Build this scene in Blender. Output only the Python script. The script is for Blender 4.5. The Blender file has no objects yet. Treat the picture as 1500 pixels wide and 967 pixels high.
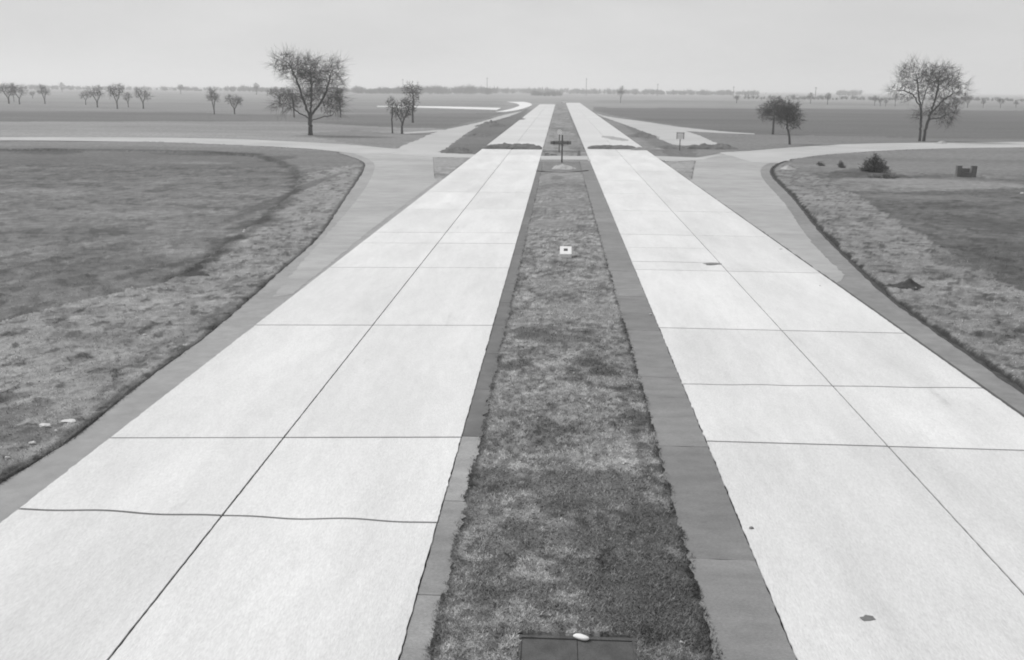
import bpy, bmesh, math, random
import numpy as np
from mathutils import Vector, Matrix

# ------------------------------------------------------------------ camera, sky, sun, exposure
S = bpy.context.scene
C = S.collection
F = 1450.0                     # focal length in photo pixels (photo 1500 x 967)
CAMH = 7.0
VPX, VPY, TILT = 820.0, 130.0, 0.009
def _basis():
    d = np.array([(VPX-750)/F, (483.5-VPY)/F, -1.0]); d /= np.linalg.norm(d)
    uy = 1.0; ux = TILT*uy; uz = -(ux*d[0]+uy*d[1])/d[2]
    u = np.array([ux, uy, uz]); u /= np.linalg.norm(u)
    x = np.cross(d, u)
    return x, d, u             # world X, Y, Z written in camera axes
BX, BY, BZ = _basis()
cam = bpy.data.cameras.new('camera'); camo = bpy.data.objects.new('camera', cam); C.objects.link(camo)
cam.sensor_width = 36; cam.lens = 36*F/1500; cam.clip_start = 0.1; cam.clip_end = 20000
camo.matrix_world = Matrix(((BX[0],BX[1],BX[2],0),(BY[0],BY[1],BY[2],0),(BZ[0],BZ[1],BZ[2],CAMH),(0,0,0,1)))
S.camera = camo

SUN_EL, SUN_AZ = math.radians(48), math.radians(-62)      # azimuth from +Y towards +X: the sun stands left and ahead
w = bpy.data.worlds.new("World"); S.world = w; w.use_nodes = True
nt = w.node_tree; nt.nodes.clear()
out = nt.nodes.new('ShaderNodeOutputWorld'); bg = nt.nodes.new('ShaderNodeBackground')
sky = nt.nodes.new('ShaderNodeTexSky'); sky.sky_type = 'NISHITA'; sky.sun_disc = False
sky.sun_elevation = SUN_EL; sky.sun_rotation = SUN_AZ; sky.dust_density = 6; sky.air_density = 1.5
bw = nt.nodes.new('ShaderNodeRGBToBW')
cl = nt.nodes.new('ShaderNodeMapRange')                    # flatten the clear sky into an even cloud sheet
cl.inputs[1].default_value = 0; cl.inputs[2].default_value = 20; cl.inputs[3].default_value = 4.3; cl.inputs[4].default_value = 6.6
tc = nt.nodes.new('ShaderNodeTexCoord'); mp = nt.nodes.new('ShaderNodeMapping'); mp.inputs['Scale'].default_value = (1,1,3)
nz = nt.nodes.new('ShaderNodeTexNoise'); nz.inputs['Scale'].default_value = 5; nz.inputs['Detail'].default_value = 5; nz.inputs['Roughness'].default_value = .55
nm = nt.nodes.new('ShaderNodeMapRange'); nm.inputs[1].default_value = .25; nm.inputs[2].default_value = .75; nm.inputs[3].default_value = .9; nm.inputs[4].default_value = 1.1
mu = nt.nodes.new('ShaderNodeMath'); mu.operation = 'MULTIPLY'
L = nt.links.new
L(sky.outputs[0], bw.inputs[0]); L(bw.outputs[0], cl.inputs[0]); L(tc.outputs['Generated'], mp.inputs[0]); L(mp.outputs[0], nz.inputs['Vector'])
L(nz.outputs[0], nm.inputs[0]); L(cl.outputs[0], mu.inputs[0]); L(nm.outputs[0], mu.inputs[1]); L(mu.outputs[0], bg.inputs[0]); L(bg.outputs[0], out.inputs[0])
bg.inputs[1].default_value = 0.075
sl = bpy.data.lights.new('sun', 'SUN'); so = bpy.data.objects.new('sun', sl); C.objects.link(so)
sl.energy = 1.5; sl.angle = math.radians(16); sl.color = (1, 1, 1)
sd = Vector((math.sin(SUN_AZ)*math.cos(SUN_EL), math.cos(SUN_AZ)*math.cos(SUN_EL), math.sin(SUN_EL)))
so.rotation_euler = sd.to_track_quat('Z', 'Y').to_euler()
S.render.engine = 'CYCLES'
S.view_settings.view_transform = 'Standard'; S.view_settings.look = 'None'; S.view_settings.exposure = 0.95; S.view_settings.gamma = 1
S.cycles.filter_width = 1.9
S.cycles.volume_bounces = 2
S.render.resolution_x = 1024; S.render.resolution_y = 660

# ------------------------------------------------------------------ helpers
def P(px, py, z=0.0):
    """ground point seen at a photo pixel"""
    v = np.array([(px-750)/F, (483.5-py)/F, -1.0])
    wd = np.array([v@BX, v@BY, v@BZ]); t = (z-CAMH)/wd[2]
    return (wd[0]*t, wd[1]*t)
def mpp(px, py):
    """metres per photo pixel at that ground point"""
    x, y = P(px, py); return (x*BX[2]+y*BY[2]-CAMH*BZ[2])/-F
def PL(pts): return [P(*p) for p in pts]
def hy(py_px):                                            # distance along the road (X=0 line) of a pixel row
    return P(VPX, py_px)[1]

def hsh(ix, iy, s):
    h = (ix.astype(np.int64)*374761393 + iy.astype(np.int64)*668265263 + s*974634777) & 0xffffffff
    h = ((h ^ (h >> 13))*1274126177) & 0xffffffff
    return ((h ^ (h >> 16)) & 0xffff)/65535.0
def vn(x, y, s=0):
    ix = np.floor(x); iy = np.floor(y); fx = x-ix; fy = y-iy
    fx = fx*fx*(3-2*fx); fy = fy*fy*(3-2*fy)
    a = hsh(ix,iy,s); b = hsh(ix+1,iy,s); c = hsh(ix,iy+1,s); d = hsh(ix+1,iy+1,s)
    return (a*(1-fx)+b*fx)*(1-fy)+(c*(1-fx)+d*fx)*fy
def fbm(x, y, s=0, o=4):
    r = 0; a = .5; t = 0
    for k in range(o):
        r = r+a*vn(x*2**k+k*17.3, y*2**k-k*9.1, s+k); t += a; a *= .55
    return r/t
def sst(a, b, x):
    t = np.clip((x-a)/(b-a), 0, 1); return t*t*(3-2*t)
def inpoly(x, y, poly):
    r = np.zeros(x.shape, bool); n = len(poly); j = n-1
    for i in range(n):
        xi, yi = poly[i]; xj, yj = poly[j]
        if yi != yj:
            r ^= ((yi > y) != (yj > y)) & (x < (xj-xi)*(y-yi)/(yj-yi)+xi)
        j = i
    return r
def dline(x, y, pl):
    d = np.full(x.shape, 1e9)
    for (x0,y0),(x1,y1) in zip(pl[:-1], pl[1:]):
        dx, dy = x1-x0, y1-y0; t = np.clip(((x-x0)*dx+(y-y0)*dy)/(dx*dx+dy*dy+1e-9), 0, 1)
        d = np.minimum(d, np.hypot(x-x0-t*dx, y-y0-t*dy))
    return d

def smooth(pts, k=4):
    """Catmull-Rom through a list of points"""
    r = []; n = len(pts)
    for i in range(n-1):
        p0 = np.array(pts[max(i-1,0)]); p1 = np.array(pts[i]); p2 = np.array(pts[i+1]); p3 = np.array(pts[min(i+2,n-1)])
        for j in range(k):
            t = j/k
            r.append(tuple(.5*((2*p1)+(-p0+p2)*t+(2*p0-5*p1+4*p2-p3)*t*t+(-p0+3*p1-3*p2+p3)*t**3)))
    r.append(tuple(pts[-1])); return r

def link(me, name, mat=None, parent=None, loc=None):
    o = bpy.data.objects.new(name, me); C.objects.link(o)
    if mat and not me.materials: me.materials.append(mat)
    if parent: o.parent = parent
    if loc: o.location = loc
    return o
def mesh(name, v, f, sm=False):
    me = bpy.data.meshes.new(name); me.from_pydata([tuple(map(float,p)) for p in v], [], f); me.update()
    if sm: me.polygons.foreach_set('use_smooth', [True]*len(me.polygons))
    return me
def fastmesh(name, v, f, attrs=None, sm=False):
    me = bpy.data.meshes.new(name); n = f.shape[1]
    me.vertices.add(len(v)); me.vertices.foreach_set('co', np.ascontiguousarray(v, np.float32).ravel())
    me.loops.add(f.size); me.loops.foreach_set('vertex_index', np.ascontiguousarray(f, np.int32).ravel())
    me.polygons.add(len(f)); me.polygons.foreach_set('loop_start', np.arange(0, f.size, n, dtype=np.int32))
    if sm: me.polygons.foreach_set('use_smooth', np.ones(len(f), bool))
    for k, a in (attrs or {}).items():
        at = me.attributes.new(k, 'FLOAT', 'POINT'); at.data.foreach_set('value', a.astype(np.float32))
    me.update(calc_edges=True); return me
def tag(o, label=None, cat=None, group=None, kind=None):
    if label: o['label'] = label
    if cat: o['category'] = cat
    if group: o['group'] = group
    if kind: o['kind'] = kind
    return o
def thing(name, loc, label, cat, group=None, rz=0):
    o = bpy.data.objects.new(name, None); C.objects.link(o); o.location = loc; o.rotation_euler = (0,0,rz); o.empty_display_size = .2
    return tag(o, label, cat, group)
def copy_tree(o, parent=None):
    c = o.copy(); C.objects.link(c); c.parent = parent
    for ch in [k for k in o.children]: copy_tree(ch, c)
    return c

class MB:
    def __init__(s): s.v = []; s.f = []
    def box(s, x0,x1,y0,y1,z0,z1, j=0, taper=0):
        n = len(s.v); r = random.uniform
        for z in (z0,z1):
            t = taper if z == z1 else 0
            for x,y in ((x0+t,y0+t),(x1-t,y0+t),(x1-t,y1-t),(x0+t,y1-t)):
                s.v.append((x+r(-j,j), y+r(-j,j), z+r(-j,j)))
        s.f += [(n,n+3,n+2,n+1),(n+4,n+5,n+6,n+7),(n,n+1,n+5,n+4),(n+1,n+2,n+6,n+5),(n+2,n+3,n+7,n+6),(n+3,n,n+4,n+7)]
        return s
    def tube(s, pts, rad, sides=5):
        n0 = len(s.v); prev = None; k = len(pts)
        for i in range(k):
            p = Vector(pts[i]); q = Vector(pts[min(i+1,k-1)]); o = Vector(pts[max(i-1,0)])
            d = (q-o).normalized()
            a = d.orthogonal().normalized() if prev is None else (prev-d*prev.dot(d)).normalized()
            prev = a; b = d.cross(a)
            for j in range(sides):
                t = 2*math.pi*j/sides
                s.v.append(tuple(p+(a*math.cos(t)+b*math.sin(t))*rad[i]))
        for i in range(k-1):
            for j in range(sides):
                a0 = n0+i*sides+j; a1 = n0+i*sides+(j+1)%sides
                s.f.append((a0,a1,a1+sides,a0+sides))
        s.f.append(tuple(range(n0+sides-1, n0-1, -1))); s.f.append(tuple(range(n0+(k-1)*sides, n0+k*sides)))
        return s
    def build(s, name, mat, parent=None, loc=None, sm=False):
        return link(mesh(name, s.v, s.f, sm), name, mat, parent, loc)

# ------------------------------------------------------------------ materials (the photograph is black and white: every colour is a grey)
def mat(name, val, rough=.9, amp=.15, scale=3., detail=6, amp2=0, scale2=.3, stretch=(1,1,1), bump=0, bscale=30, rnd=0, attr=None, fine=0, spec=.25, stain=None):
    m = bpy.data.materials.new(name); m.use_nodes = True; t = m.node_tree; N = t.nodes.new; K = t.links.new
    b = t.nodes['Principled BSDF']; b.inputs['Roughness'].default_value = rough; b.inputs['Specular IOR Level'].default_value = spec
    tc = N('ShaderNodeTexCoord'); mp = N('ShaderNodeMapping'); mp.inputs['Scale'].default_value = stretch; K(tc.outputs['Object'], mp.inputs[0])
    def noise(sc, lo, hi, det=6, ro=.6):
        n = N('ShaderNodeTexNoise'); n.inputs['Scale'].default_value = sc; n.inputs['Detail'].default_value = det; n.inputs['Roughness'].default_value = ro
        K(mp.outputs[0], n.inputs['Vector'])
        r = N('ShaderNodeMapRange'); r.inputs[1].default_value = .28; r.inputs[2].default_value = .72; r.inputs[3].default_value = lo; r.inputs[4].default_value = hi
        K(n.outputs[0], r.inputs[0]); return r.outputs[0]
    def mul(a, c):
        n = N('ShaderNodeMath'); n.operation = 'MULTIPLY'
        for i, q in enumerate((a, c)):
            if isinstance(q, (int,float)): n.inputs[i].default_value = q
            else: K(q, n.inputs[i])
        return n.outputs[0]
    if attr:
        at = N('ShaderNodeAttribute'); at.attribute_name = attr; cur = mul(at.outputs['Fac'], val)
    else:
        cur = mul(1.0, val)
    if amp: cur = mul(cur, noise(scale, 1-amp, 1+amp, detail))
    if amp2: cur = mul(cur, noise(scale2, 1-amp2, 1+amp2, 4))
    if fine: cur = mul(cur, noise(45, 1-fine, 1+fine, 8, .75))
    if stain:
        n = N('ShaderNodeTexNoise'); n.inputs['Scale'].default_value = stain[0]; n.inputs['Detail'].default_value = 7; n.inputs['Roughness'].default_value = .62
        K(mp.outputs[0], n.inputs['Vector'])
        r = N('ShaderNodeMapRange'); r.inputs[1].default_value = stain[1]; r.inputs[2].default_value = stain[1]+.08; r.inputs[3].default_value = 1; r.inputs[4].default_value = stain[2]
        K(n.outputs[0], r.inputs[0]); cur = mul(cur, r.outputs[0])
    if rnd:
        oi = N('ShaderNodeObjectInfo'); r = N('ShaderNodeMapRange'); r.inputs[3].default_value = 1-rnd; r.inputs[4].default_value = 1+rnd
        K(oi.outputs['Random'], r.inputs[0]); cur = mul(cur, r.outputs[0])
    K(cur, b.inputs['Base Color'])
    if bump:
        n = N('ShaderNodeTexNoise'); n.inputs['Scale'].default_value = bscale; n.inputs['Detail'].default_value = 8; n.inputs['Roughness'].default_value = .7
        K(mp.outputs[0], n.inputs['Vector']); bp = N('ShaderNodeBump'); bp.inputs['Strength'].default_value = bump; bp.inputs['Distance'].default_value = .03
        K(n.outputs[0], bp.inputs['Height']); K(bp.outputs[0], b.inputs['Normal'])
    return m
M = {}
M['slab'] = mat('pale_concrete', .562, .85, .045, 6, detail=12, amp2=.1, scale2=.6, stretch=(1,.22,1), bump=.25, bscale=40, rnd=.05, fine=.2, stain=(1.3,.65,.86))
M['slab_far'] = mat('dusty_concrete', .49, .85, .06, .5, amp2=.07, scale2=.06, stretch=(.4,1,1), rnd=.03, fine=.05)
M['bed'] = mat('dark_joint_filler', .08, .95, .2, 3)
M['gutter_pale'] = mat('gutter_concrete', .25, .9, .16, 3, detail=11, amp2=.2, scale2=.4, stretch=(.5,1,1), bump=.5, rnd=.08, fine=.28, stain=(2,.64,.8))
M['gutter_dark'] = mat('dark_gutter_concrete', .185, .9, .15, 3, detail=11, amp2=.16, scale2=.4, stretch=(.5,1,1), bump=.5, rnd=.1, fine=.25, stain=(2,.64,.8))
M['gutter_left'] = mat('grimy_gutter_concrete', .14, .9, .16, 2.3, detail=9, amp2=.14, bump=.3, rnd=.08, fine=.12)
M['shoulder'] = mat('grey_shoulder', .265, .92, .13, 2.2, detail=10, amp2=.13, scale2=.25, bump=.4, fine=.1)
M['shoulder_dark'] = mat('dull_shoulder', .205, .92, .16, 2.2, detail=10, amp2=.14, scale2=.25, bump=.4, fine=.12, rnd=.04)
M['apron'] = mat('apron_tarmac', .315, .9, .13, 1.1, detail=11, amp2=.17, scale2=.13, stretch=(.6,1,1), bump=.3, fine=.16, stain=(.5,.64,.86))
M['gravel_road'] = mat('pale_gravel_road', .375, .95, .12, .15, amp2=.08, scale2=.05, bump=.3, fine=.08)
M['ramp'] = mat('slip_road_concrete', .375, .9, .09, .3, amp2=.08, scale2=.06, stretch=(.4,1,1), fine=.05)
M['white_road'] = mat('bright_far_concrete', .62, .85, .03, .1)
M['ground'] = mat('grass_and_soil', 1.12, 1, .3, 1.7, detail=9, fine=.4, attr='tone', bump=.35, bscale=9, spec=.05)
M['blade'] = mat('dry_grass', 1.55, 1, 0, attr='tone', spec=.05)
M['dirt'] = mat('dug_earth', .12, 1, .4, 1.2, detail=9, bump=.9, bscale=5, fine=.2, spec=.05)
M['dirt_pale'] = mat('pale_dug_earth', .2, 1, .3, 1.2, detail=9, bump=.8, bscale=5, fine=.2, spec=.05)
M['sandy'] = mat('smeared_clay', .3, 1, .2, 1, bump=.5, fine=.15, spec=.05)
M['sand'] = mat('pale_sand', .36, 1, .12, 2, bump=.5, fine=.1, spec=.05)
M['bark'] = mat('bark', .06, 1, .25, 3, spec=.05, bump=.5, bscale=12)
M['twig'] = mat('twigs', .055, 1, .2, .8, spec=.05)
M['leaf'] = mat('withered_leaves', .075, 1, .35, 1.1, spec=.05)
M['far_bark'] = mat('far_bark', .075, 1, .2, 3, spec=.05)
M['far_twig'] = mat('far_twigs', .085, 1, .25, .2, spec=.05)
M['paint_white'] = mat('white_paint', .72, .6, .08, 4)
M['block'] = mat('cast_concrete', .68, .85, .07, 6, bump=.2)
M['dark_wood'] = mat('weathered_dark_wood', .05, .9, .3, 4, stretch=(1,6,1), bump=.3)
M['dark_iron'] = mat('dark_iron', .045, .7, .25, 5, bump=.2)
M['pale_stone'] = mat('pale_stone', .5, .8, .12, 8)
M['pole'] = mat('pole_wood', .08, .9, .2, 3)
M['board_grey'] = mat('faded_board', .12, .9, .3, 3)
M['tar'] = mat('worn_tar', .16, .9, .3, 3)
M['hatch'] = mat('rusty_plate', .085, .9, .35, 3, detail=9, bump=.4, fine=.3, spec=.1)
M['hole'] = mat('damp_soil', .06, 1, .3, 3, spec=.05)

# ------------------------------------------------------------------ road geometry in metres
LX0, LXC, LX1 = -8.95, -5.47, -1.88        # left carriageway: outer edge, lane joint, inner edge
RX0, RXC, RX1 = 3.13, 6.75, 10.35
YN, YEL, YER = 7.0, hy(153.2), hy(150.6)
GL, GR = LX1+.35, RX0-.98                  # grass edges of the median

def xedge(X, py_list):                      # not in the picture: points on a line parallel to the road
    return [(X, hy(p)) for p in py_list]

grassL = smooth(PL([(-140,822),(-60,760),(0,712),(60,675),(120,635),(210,562),(320,480),(410,400),(470,345),(507,290),(533,250),(530,236),(495,224)]))
shoulderL = grassL + PL([(560,222),(632,230),(637,262)]) + [(LX0, hy(265)), (LX0, YN)]
apronL_out = smooth(PL([(400,437),(430,400),(470,354),(505,315),(536,275),(548,250),(546,238),(520,226),(478,219)]))
apronL = [(LX0-.1, hy(440))] + apronL_out + PL([(560,219),(634,229.5),(636,262)]) + [(LX0-.32, hy(268)), (LX0-.4, hy(340))]
crossL = PL([(560,219.5),(640,224.5),(742,228.5)]) + PL([(735,232.5),(632,231),(570,226)])
accessL = smooth(PL([(-420,204),(-200,202.5),(0,201.5),(200,202),(330,204),(430,208),(520,213.5),(600,221)])) + smooth(PL([(570,226),(520,225.5),(470,220),(400,215.5),(300,211),(200,208),(0,206.2),(-200,207),(-420,208.5)]))
slipL = smooth(PL([(575,220.5),(612,205),(645,192),(700,180),(735,169.5),(757,164.5)])) + smooth(PL([(765,163.5),(742,172),(712,180.5),(690,192),(664,210),(640,227)]))
pathL = PL([(592,194.5),(650,190.5),(650,193),(592,196.5)])
grassR = smooth(PL([(1158,234),(1134,243),(1129,257),(1160,290),(1200,340),(1260,400),(1310,445),(1400,510),(1500,580),(1620,668),(1760,770)]))
shoulderR = [(RX1, YN)] + [(RX1, hy(262))] + PL([(1014,265),(1020,234),(1090,230)]) + grassR
apronR = [(RX1+.09, hy(262))] + PL([(1014,263),(1020,232),(1060,224)]) + smooth(PL([(1085,222),(1130,234),(1118,244),(1114,252),(1120,266),(1150,300),(1180,345),(1210,378),(1238,404)])) + [(RX1+.12, hy(409))]
crossR = PL([(955,229),(1020,231.5),(1060,227),(1020,236),(975,237)])
accessR = smooth(PL([(1055,224),(1085,222.5),(1130,219),(1190,214.5),(1250,211.5),(1350,209.8),(1500,208.5),(1700,207.5),(1950,206.5)])) + smooth(PL([(1950,213),(1700,215),(1500,216.5),(1350,219),(1230,225.5),(1170,232),(1140,239),(1100,238)]))
slipR = smooth(PL([(872,166),(893,171.5),(940,178),(1000,187),(1060,193),(1105,196)])) + PL([(1105,197.2),(1060,195.5),(1005,192.5),(1030,201),(1054,212.5),(1010,214)]) + smooth(PL([(985,212),(955,199),(930,188),(905,179),(885,172)]))
whiteA = smooth(PL([(552,155.8),(650,156.6),(734,158.8)])) + PL([(728,161.6),(650,159.2),(600,157.8),(552,156.8)])
_c = smooth(PL([(733,164.5),(752,161.3),(765,157.3),(770,154.2),(765,151.3),(755,149.6)]), 6)
def ribbon(pl, ws):
    a, b = [], []
    for i,(x,y) in enumerate(pl):
        x0,y0 = pl[max(i-1,0)]; x1,y1 = pl[min(i+1,len(pl)-1)]; d = math.hypot(x1-x0,y1-y0) or 1
        nx, ny = -(y1-y0)/d, (x1-x0)/d; ww = np.interp(i/(len(pl)-1), [0,.5,1], ws)
        a.append((x+nx*ww/2, y+ny*ww/2)); b.append((x-nx*ww/2, y-ny*ww/2))
    return a+b[::-1]
whiteB = ribbon(_c, (3,4.5,9))
PAVED = [shoulderL, apronL, crossL, accessL, slipL, shoulderR, apronR, crossR, accessR, slipR, whiteA, whiteB]
islandC = PL([(790,234),(858,234),(861,254),(786,254)])

# ------------------------------------------------------------------ what grows and lies where (albedo) and the lie of the ground
def px_of(x, y, z=0):
    X = x*BX[0]+y*BY[0]+(z-CAMH)*BZ[0]; Y = x*BX[1]+y*BY[1]+(z-CAMH)*BZ[1]; Z = x*BX[2]+y*BY[2]+(z-CAMH)*BZ[2]
    return 750+F*X/-Z, 483.5-F*Y/-Z
FIELDS = [   # outline of each field and its albedo, later ones on top
 (PL([(-900,118.5),(2500,145.5),(2500,170),(-900,152)]), .18),
 (PL([(-700,148),(0,148),(330,151),(560,150),(735,148),(740,155),(560,158),(330,162),(0,163),(-700,163)]), .165),
 (PL([(-700,163),(0,163.5),(300,165),(330,169),(740,166),(650,189),(560,186.5),(420,178),(0,178.5),(-700,178)]), .115),
 (PL([(-700,178.5),(0,178.5),(420,178.5),(560,186.5),(650,189),(575,221),(400,206),(0,201),(-700,203)]), .195),
 (PL([(440,196),(520,191),(600,197),(640,193),(575,219),(500,209)]), .15),
 (PL([(-700,207),(0,207),(300,211),(480,221),(530,240),(440,300),(200,430),(-300,500),(-700,500)]), .15),
 (smooth(PL([(-700,219.5),(-200,219),(0,219.5),(150,221),(300,223),(370,227),(415,239),(437,256),(425,285),(385,318),(340,350),(300,380),(240,415),(120,440),(0,472),(-250,520),(-700,560)])), .125),
 (PL([(870,150),(1100,151.5),(1500,160),(2200,172),(2200,168),(1500,156),(1100,148),(880,146)]), .155),
 (PL([(870,157),(900,158),(1100,159),(1500,162),(2200,172),(2200,208),(1500,204),(1300,201),(1110,197),(1000,186),(900,170),(870,162)]), .100),
 (PL([(1000,190),(1110,197.5),(1300,201),(1500,204),(2200,208),(2200,212),(1500,209),(1250,211),(1085,222),(1050,212)]), .145),
 (smooth(PL([(1243,281),(1290,283),(1400,281),(1560,278),(2100,300)]))+smooth(PL([(2100,700),(1700,540),(1560,465),(1500,432),(1400,378),(1320,330),(1270,303)])), .092),
 (PL([(1205,254),(1250,248),(1330,258),(1340,268),(1260,270),(1215,264)]), .095),
 (PL([(640,226),(668,208),(712,180),(745,171),(762,165),(775,158),(760,178),(728,228)]), .105),
 (PL([(632,230),(740,230),(690,262),(634,272)]), .23),
 (PL([(975,236),(1022,234),(1012,270),(985,270)]), .25),
 (PL([(905,178),(935,187),(965,199),(990,213),(1018,216),(1020,230),(976,229),(930,196)]), .115),
]
TIP = smooth(PL([(370,226),(415,238),(437,256),(425,285),(385,318),(340,352),(300,385),(262,405)]))
FARRIM = PL([(-400,217),(0,219.5),(150,220),(300,222),(370,226)])
VERGEL = PL([(437,256),(535,240),(533,250),(470,345),(410,400),(320,480),(120,635),(0,712),(-140,822),(-400,1000),(-900,900),(-600,560),(-250,520),(0,472),(120,440),(240,415),(340,350)])
VERGER = PL([(1158,234),(1129,250),(1160,290),(1260,400),(1500,580),(1760,770),(2200,800),(2100,700),(1500,432),(1320,330),(1243,281),(1170,250)])
# damp or bare marks: px x, px y, half width, half height (px), albedo
MARKS = [(268,402,26,7,.05),(298,384,20,5,.06),(318,372,20,5,.065),(330,352,26,7,.07),(352,338,14,5,.3),(385,325,40,6,.075),(420,285,12,30,.08),(404,231,30,3,.07),(60,222,70,3,.06),(300,224,80,1.5,.07),
 (755,538,24,9,.055),(860,535,26,7,.06),(885,550,22,9,.06),(775,490,30,8,.075),(930,612,20,10,.06),(1300,400,13,4,.05),(760,870,80,16,.08),(700,880,30,14,.085),(960,770,50,30,.08),(870,720,90,24,.1),
 (930,880,90,40,.085),(820,800,110,16,.095),(740,610,26,5,.1),(820,500,60,6,.09),(700,640,14,40,.07),(960,860,50,60,.08),
 (70,325,90,4,.15),(190,300,80,3,.14),(250,235,60,2.5,.135),(230,310,40,4,.17),(300,236,40,2,.17),(180,745,200,30,.1),(60,690,60,18,.1),(25,640,60,12,.11),
 (1400,292,70,4,.13),(1390,270,120,6,.2),(1290,265,60,3,.2),(1330,290,60,3,.14),(1450,330,60,8,.07),(1420,385,50,10,.08),
 (860,460,60,12,.2),(890,560,40,6,.2),(800,330,40,8,.185),(830,300,40,6,.17),(810,420,30,10,.19),(770,470,20,8,.2),(700,740,30,20,.13)]
MARKW = []
for mx, my, rx, ry, a in MARKS:
    c = P(mx,my); ex = P(mx+rx,my); ey0 = P(mx,my-ry); MARKW.append((c, abs(ex[0]-c[0]), abs(ey0[1]-c[1]), a))
HX0, HX1, HY1 = P(760,936)[0], P(930,936)[0], P(840,936)[1]
def tone(x, y):
    d = np.hypot(x, y)
    wx = x+(fbm(x*.5, y*.5, 3)-.5)*np.minimum(1.2, d*.02); wy = y+(fbm(x*.5+40, y*.5, 4)-.5)*np.minimum(2, d*.04)
    t = np.full(x.shape, .15)
    for poly, a in FIELDS: t[inpoly(wx, wy, poly)] = a
    vl = inpoly(wx, wy, VERGEL) & ~inpoly(wx, wy, FIELDS[6][0]); vr = inpoly(wx, wy, VERGER)
    n = fbm(x*.35, y*.35, 21); n2 = fbm(x*1.6, y*.9, 22)
    v = .19+.04*(n-.5)*2
    v = v*(1-.3*sst(.60,.68,n2))*(1+.12*sst(.5,.3,n2))*(1-.5*sst(.63,.70,fbm(x*3.0,y*2.4,24,3)))*(1-.22*sst(.54,.62,fbm(x*7,y*5,26,3))*sst(50,25,d))*(1+.12*sst(.56,.66,fbm(x*5.2,y*3.6,25,3)))*(1-.18*sst(.55,.7,fbm(x*.7,y*.5,23))); v = v*(1+.1*(fbm((x+y*.45)*1.6, (y-x*.3)*.25, 27)-.5)*2); t[vl] = v[vl]; t[vr] = (v*.88)[vr]
    far = ~(vl|vr) & (y > 20)
    band = 1+.2*(fbm(x*.004, y*.05, 9)-.5)*2+.2*(fbm(x*.03, y*.12, 10)-.5)*2+.18*(fbm(x*.12, y*.3, 11)-.5)*2*sst(300,120,d)
    t[far] = (t*band)[far]
    nearfield = far & (y < 90)
    t[nearfield] = (t*(1+.35*(fbm(x*.3, y*.5, 33)-.5)*2)*(1-.3*sst(.55,.66,fbm(x*1.3,y*.8,34)))*(1+.2*sst(.55,.66,fbm(x*2.1,y*1.3,35))))[nearfield]
    med = (x > GL-.4) & (x < GR+.4) & (y < YER+10)
    mm = .193+.05*(fbm(x*.9, y*.45, 12)-.5)*2
    k = fbm(x*.7+5, y*.6, 13); near = sst(30, 15, y)
    mm = mm*(1-(.2+.28*near)*sst(.50-.05*near,.64-.05*near,k))*(1-.3*sst(.56,.66,fbm(x*2.3,y*1.7,14)))*(1+.2*sst(.52,.66,fbm(x*2.9+7,y*2.4,16)))*(1-.08*near)*(1-.38*sst(.5,.58,fbm(x*7,y*5.5,17,3)))*(1+.22*sst(.56,.66,fbm(x*8+3,y*6,18,3)))
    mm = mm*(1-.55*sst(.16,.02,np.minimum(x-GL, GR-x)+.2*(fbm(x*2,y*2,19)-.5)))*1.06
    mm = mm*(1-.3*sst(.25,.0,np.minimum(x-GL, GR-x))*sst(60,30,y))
    bl = sst(42, 95, y); mm = mm*(1-bl)+bl*(.18+.07*(fbm(x*.5, y*.12, 15)-.5)*2)*(1-.3*sst(.55,.65,fbm(x*.9,y*.3,28)))
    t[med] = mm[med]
    t[inpoly(wx, wy, islandC)] = .15
    for (cx,cy), rx, ry, a in MARKW:
        q = ((x-cx)/rx)**2+((y-cy)/ry)**2
        mk = q < 6
        if mk.any():
            qq = q[mk]; xx = x[mk]; yy = y[mk]
            s = sst(1.5,.5, qq+(fbm(xx/rx*1.7+cx, yy/ry*1.7, 31)-.5)*2.6)*(.75)
            t[mk] = t[mk]*(1-s)+a*s
    for ln_, wdt, al in ((TIP, np.interp(y, [50,75,100], [.7,.8,.8]), .45), (FARRIM, 1.1, .45)):
        e = dline(wx, y, ln_); jj = fbm(x*.8, y*.8, 43); t = t*(1-al*sst(1.1,.2,e/(wdt*(.3+1.4*jj))))
    e = dline(x, y, grassL); j = fbm(x*1.5, y*1.5, 41)
    wd = np.clip(np.interp(y, [12,40,70,100], [.38,.25,.3,.4]), .1, .5)*(.4+1.2*j)
    t = t*(1-.5*sst(1,.35,e/wd))
    e = dline(x, y, grassR)
    wd = np.interp(y, [12,25,40,70,100], [.34,.3,.3,.36,.36])*(.4+1.2*j)
    s = sst(1.25,.9,e/wd)*.97; t = t*(1-s)+.028*s
    return np.clip(t, .03, .4)
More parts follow.
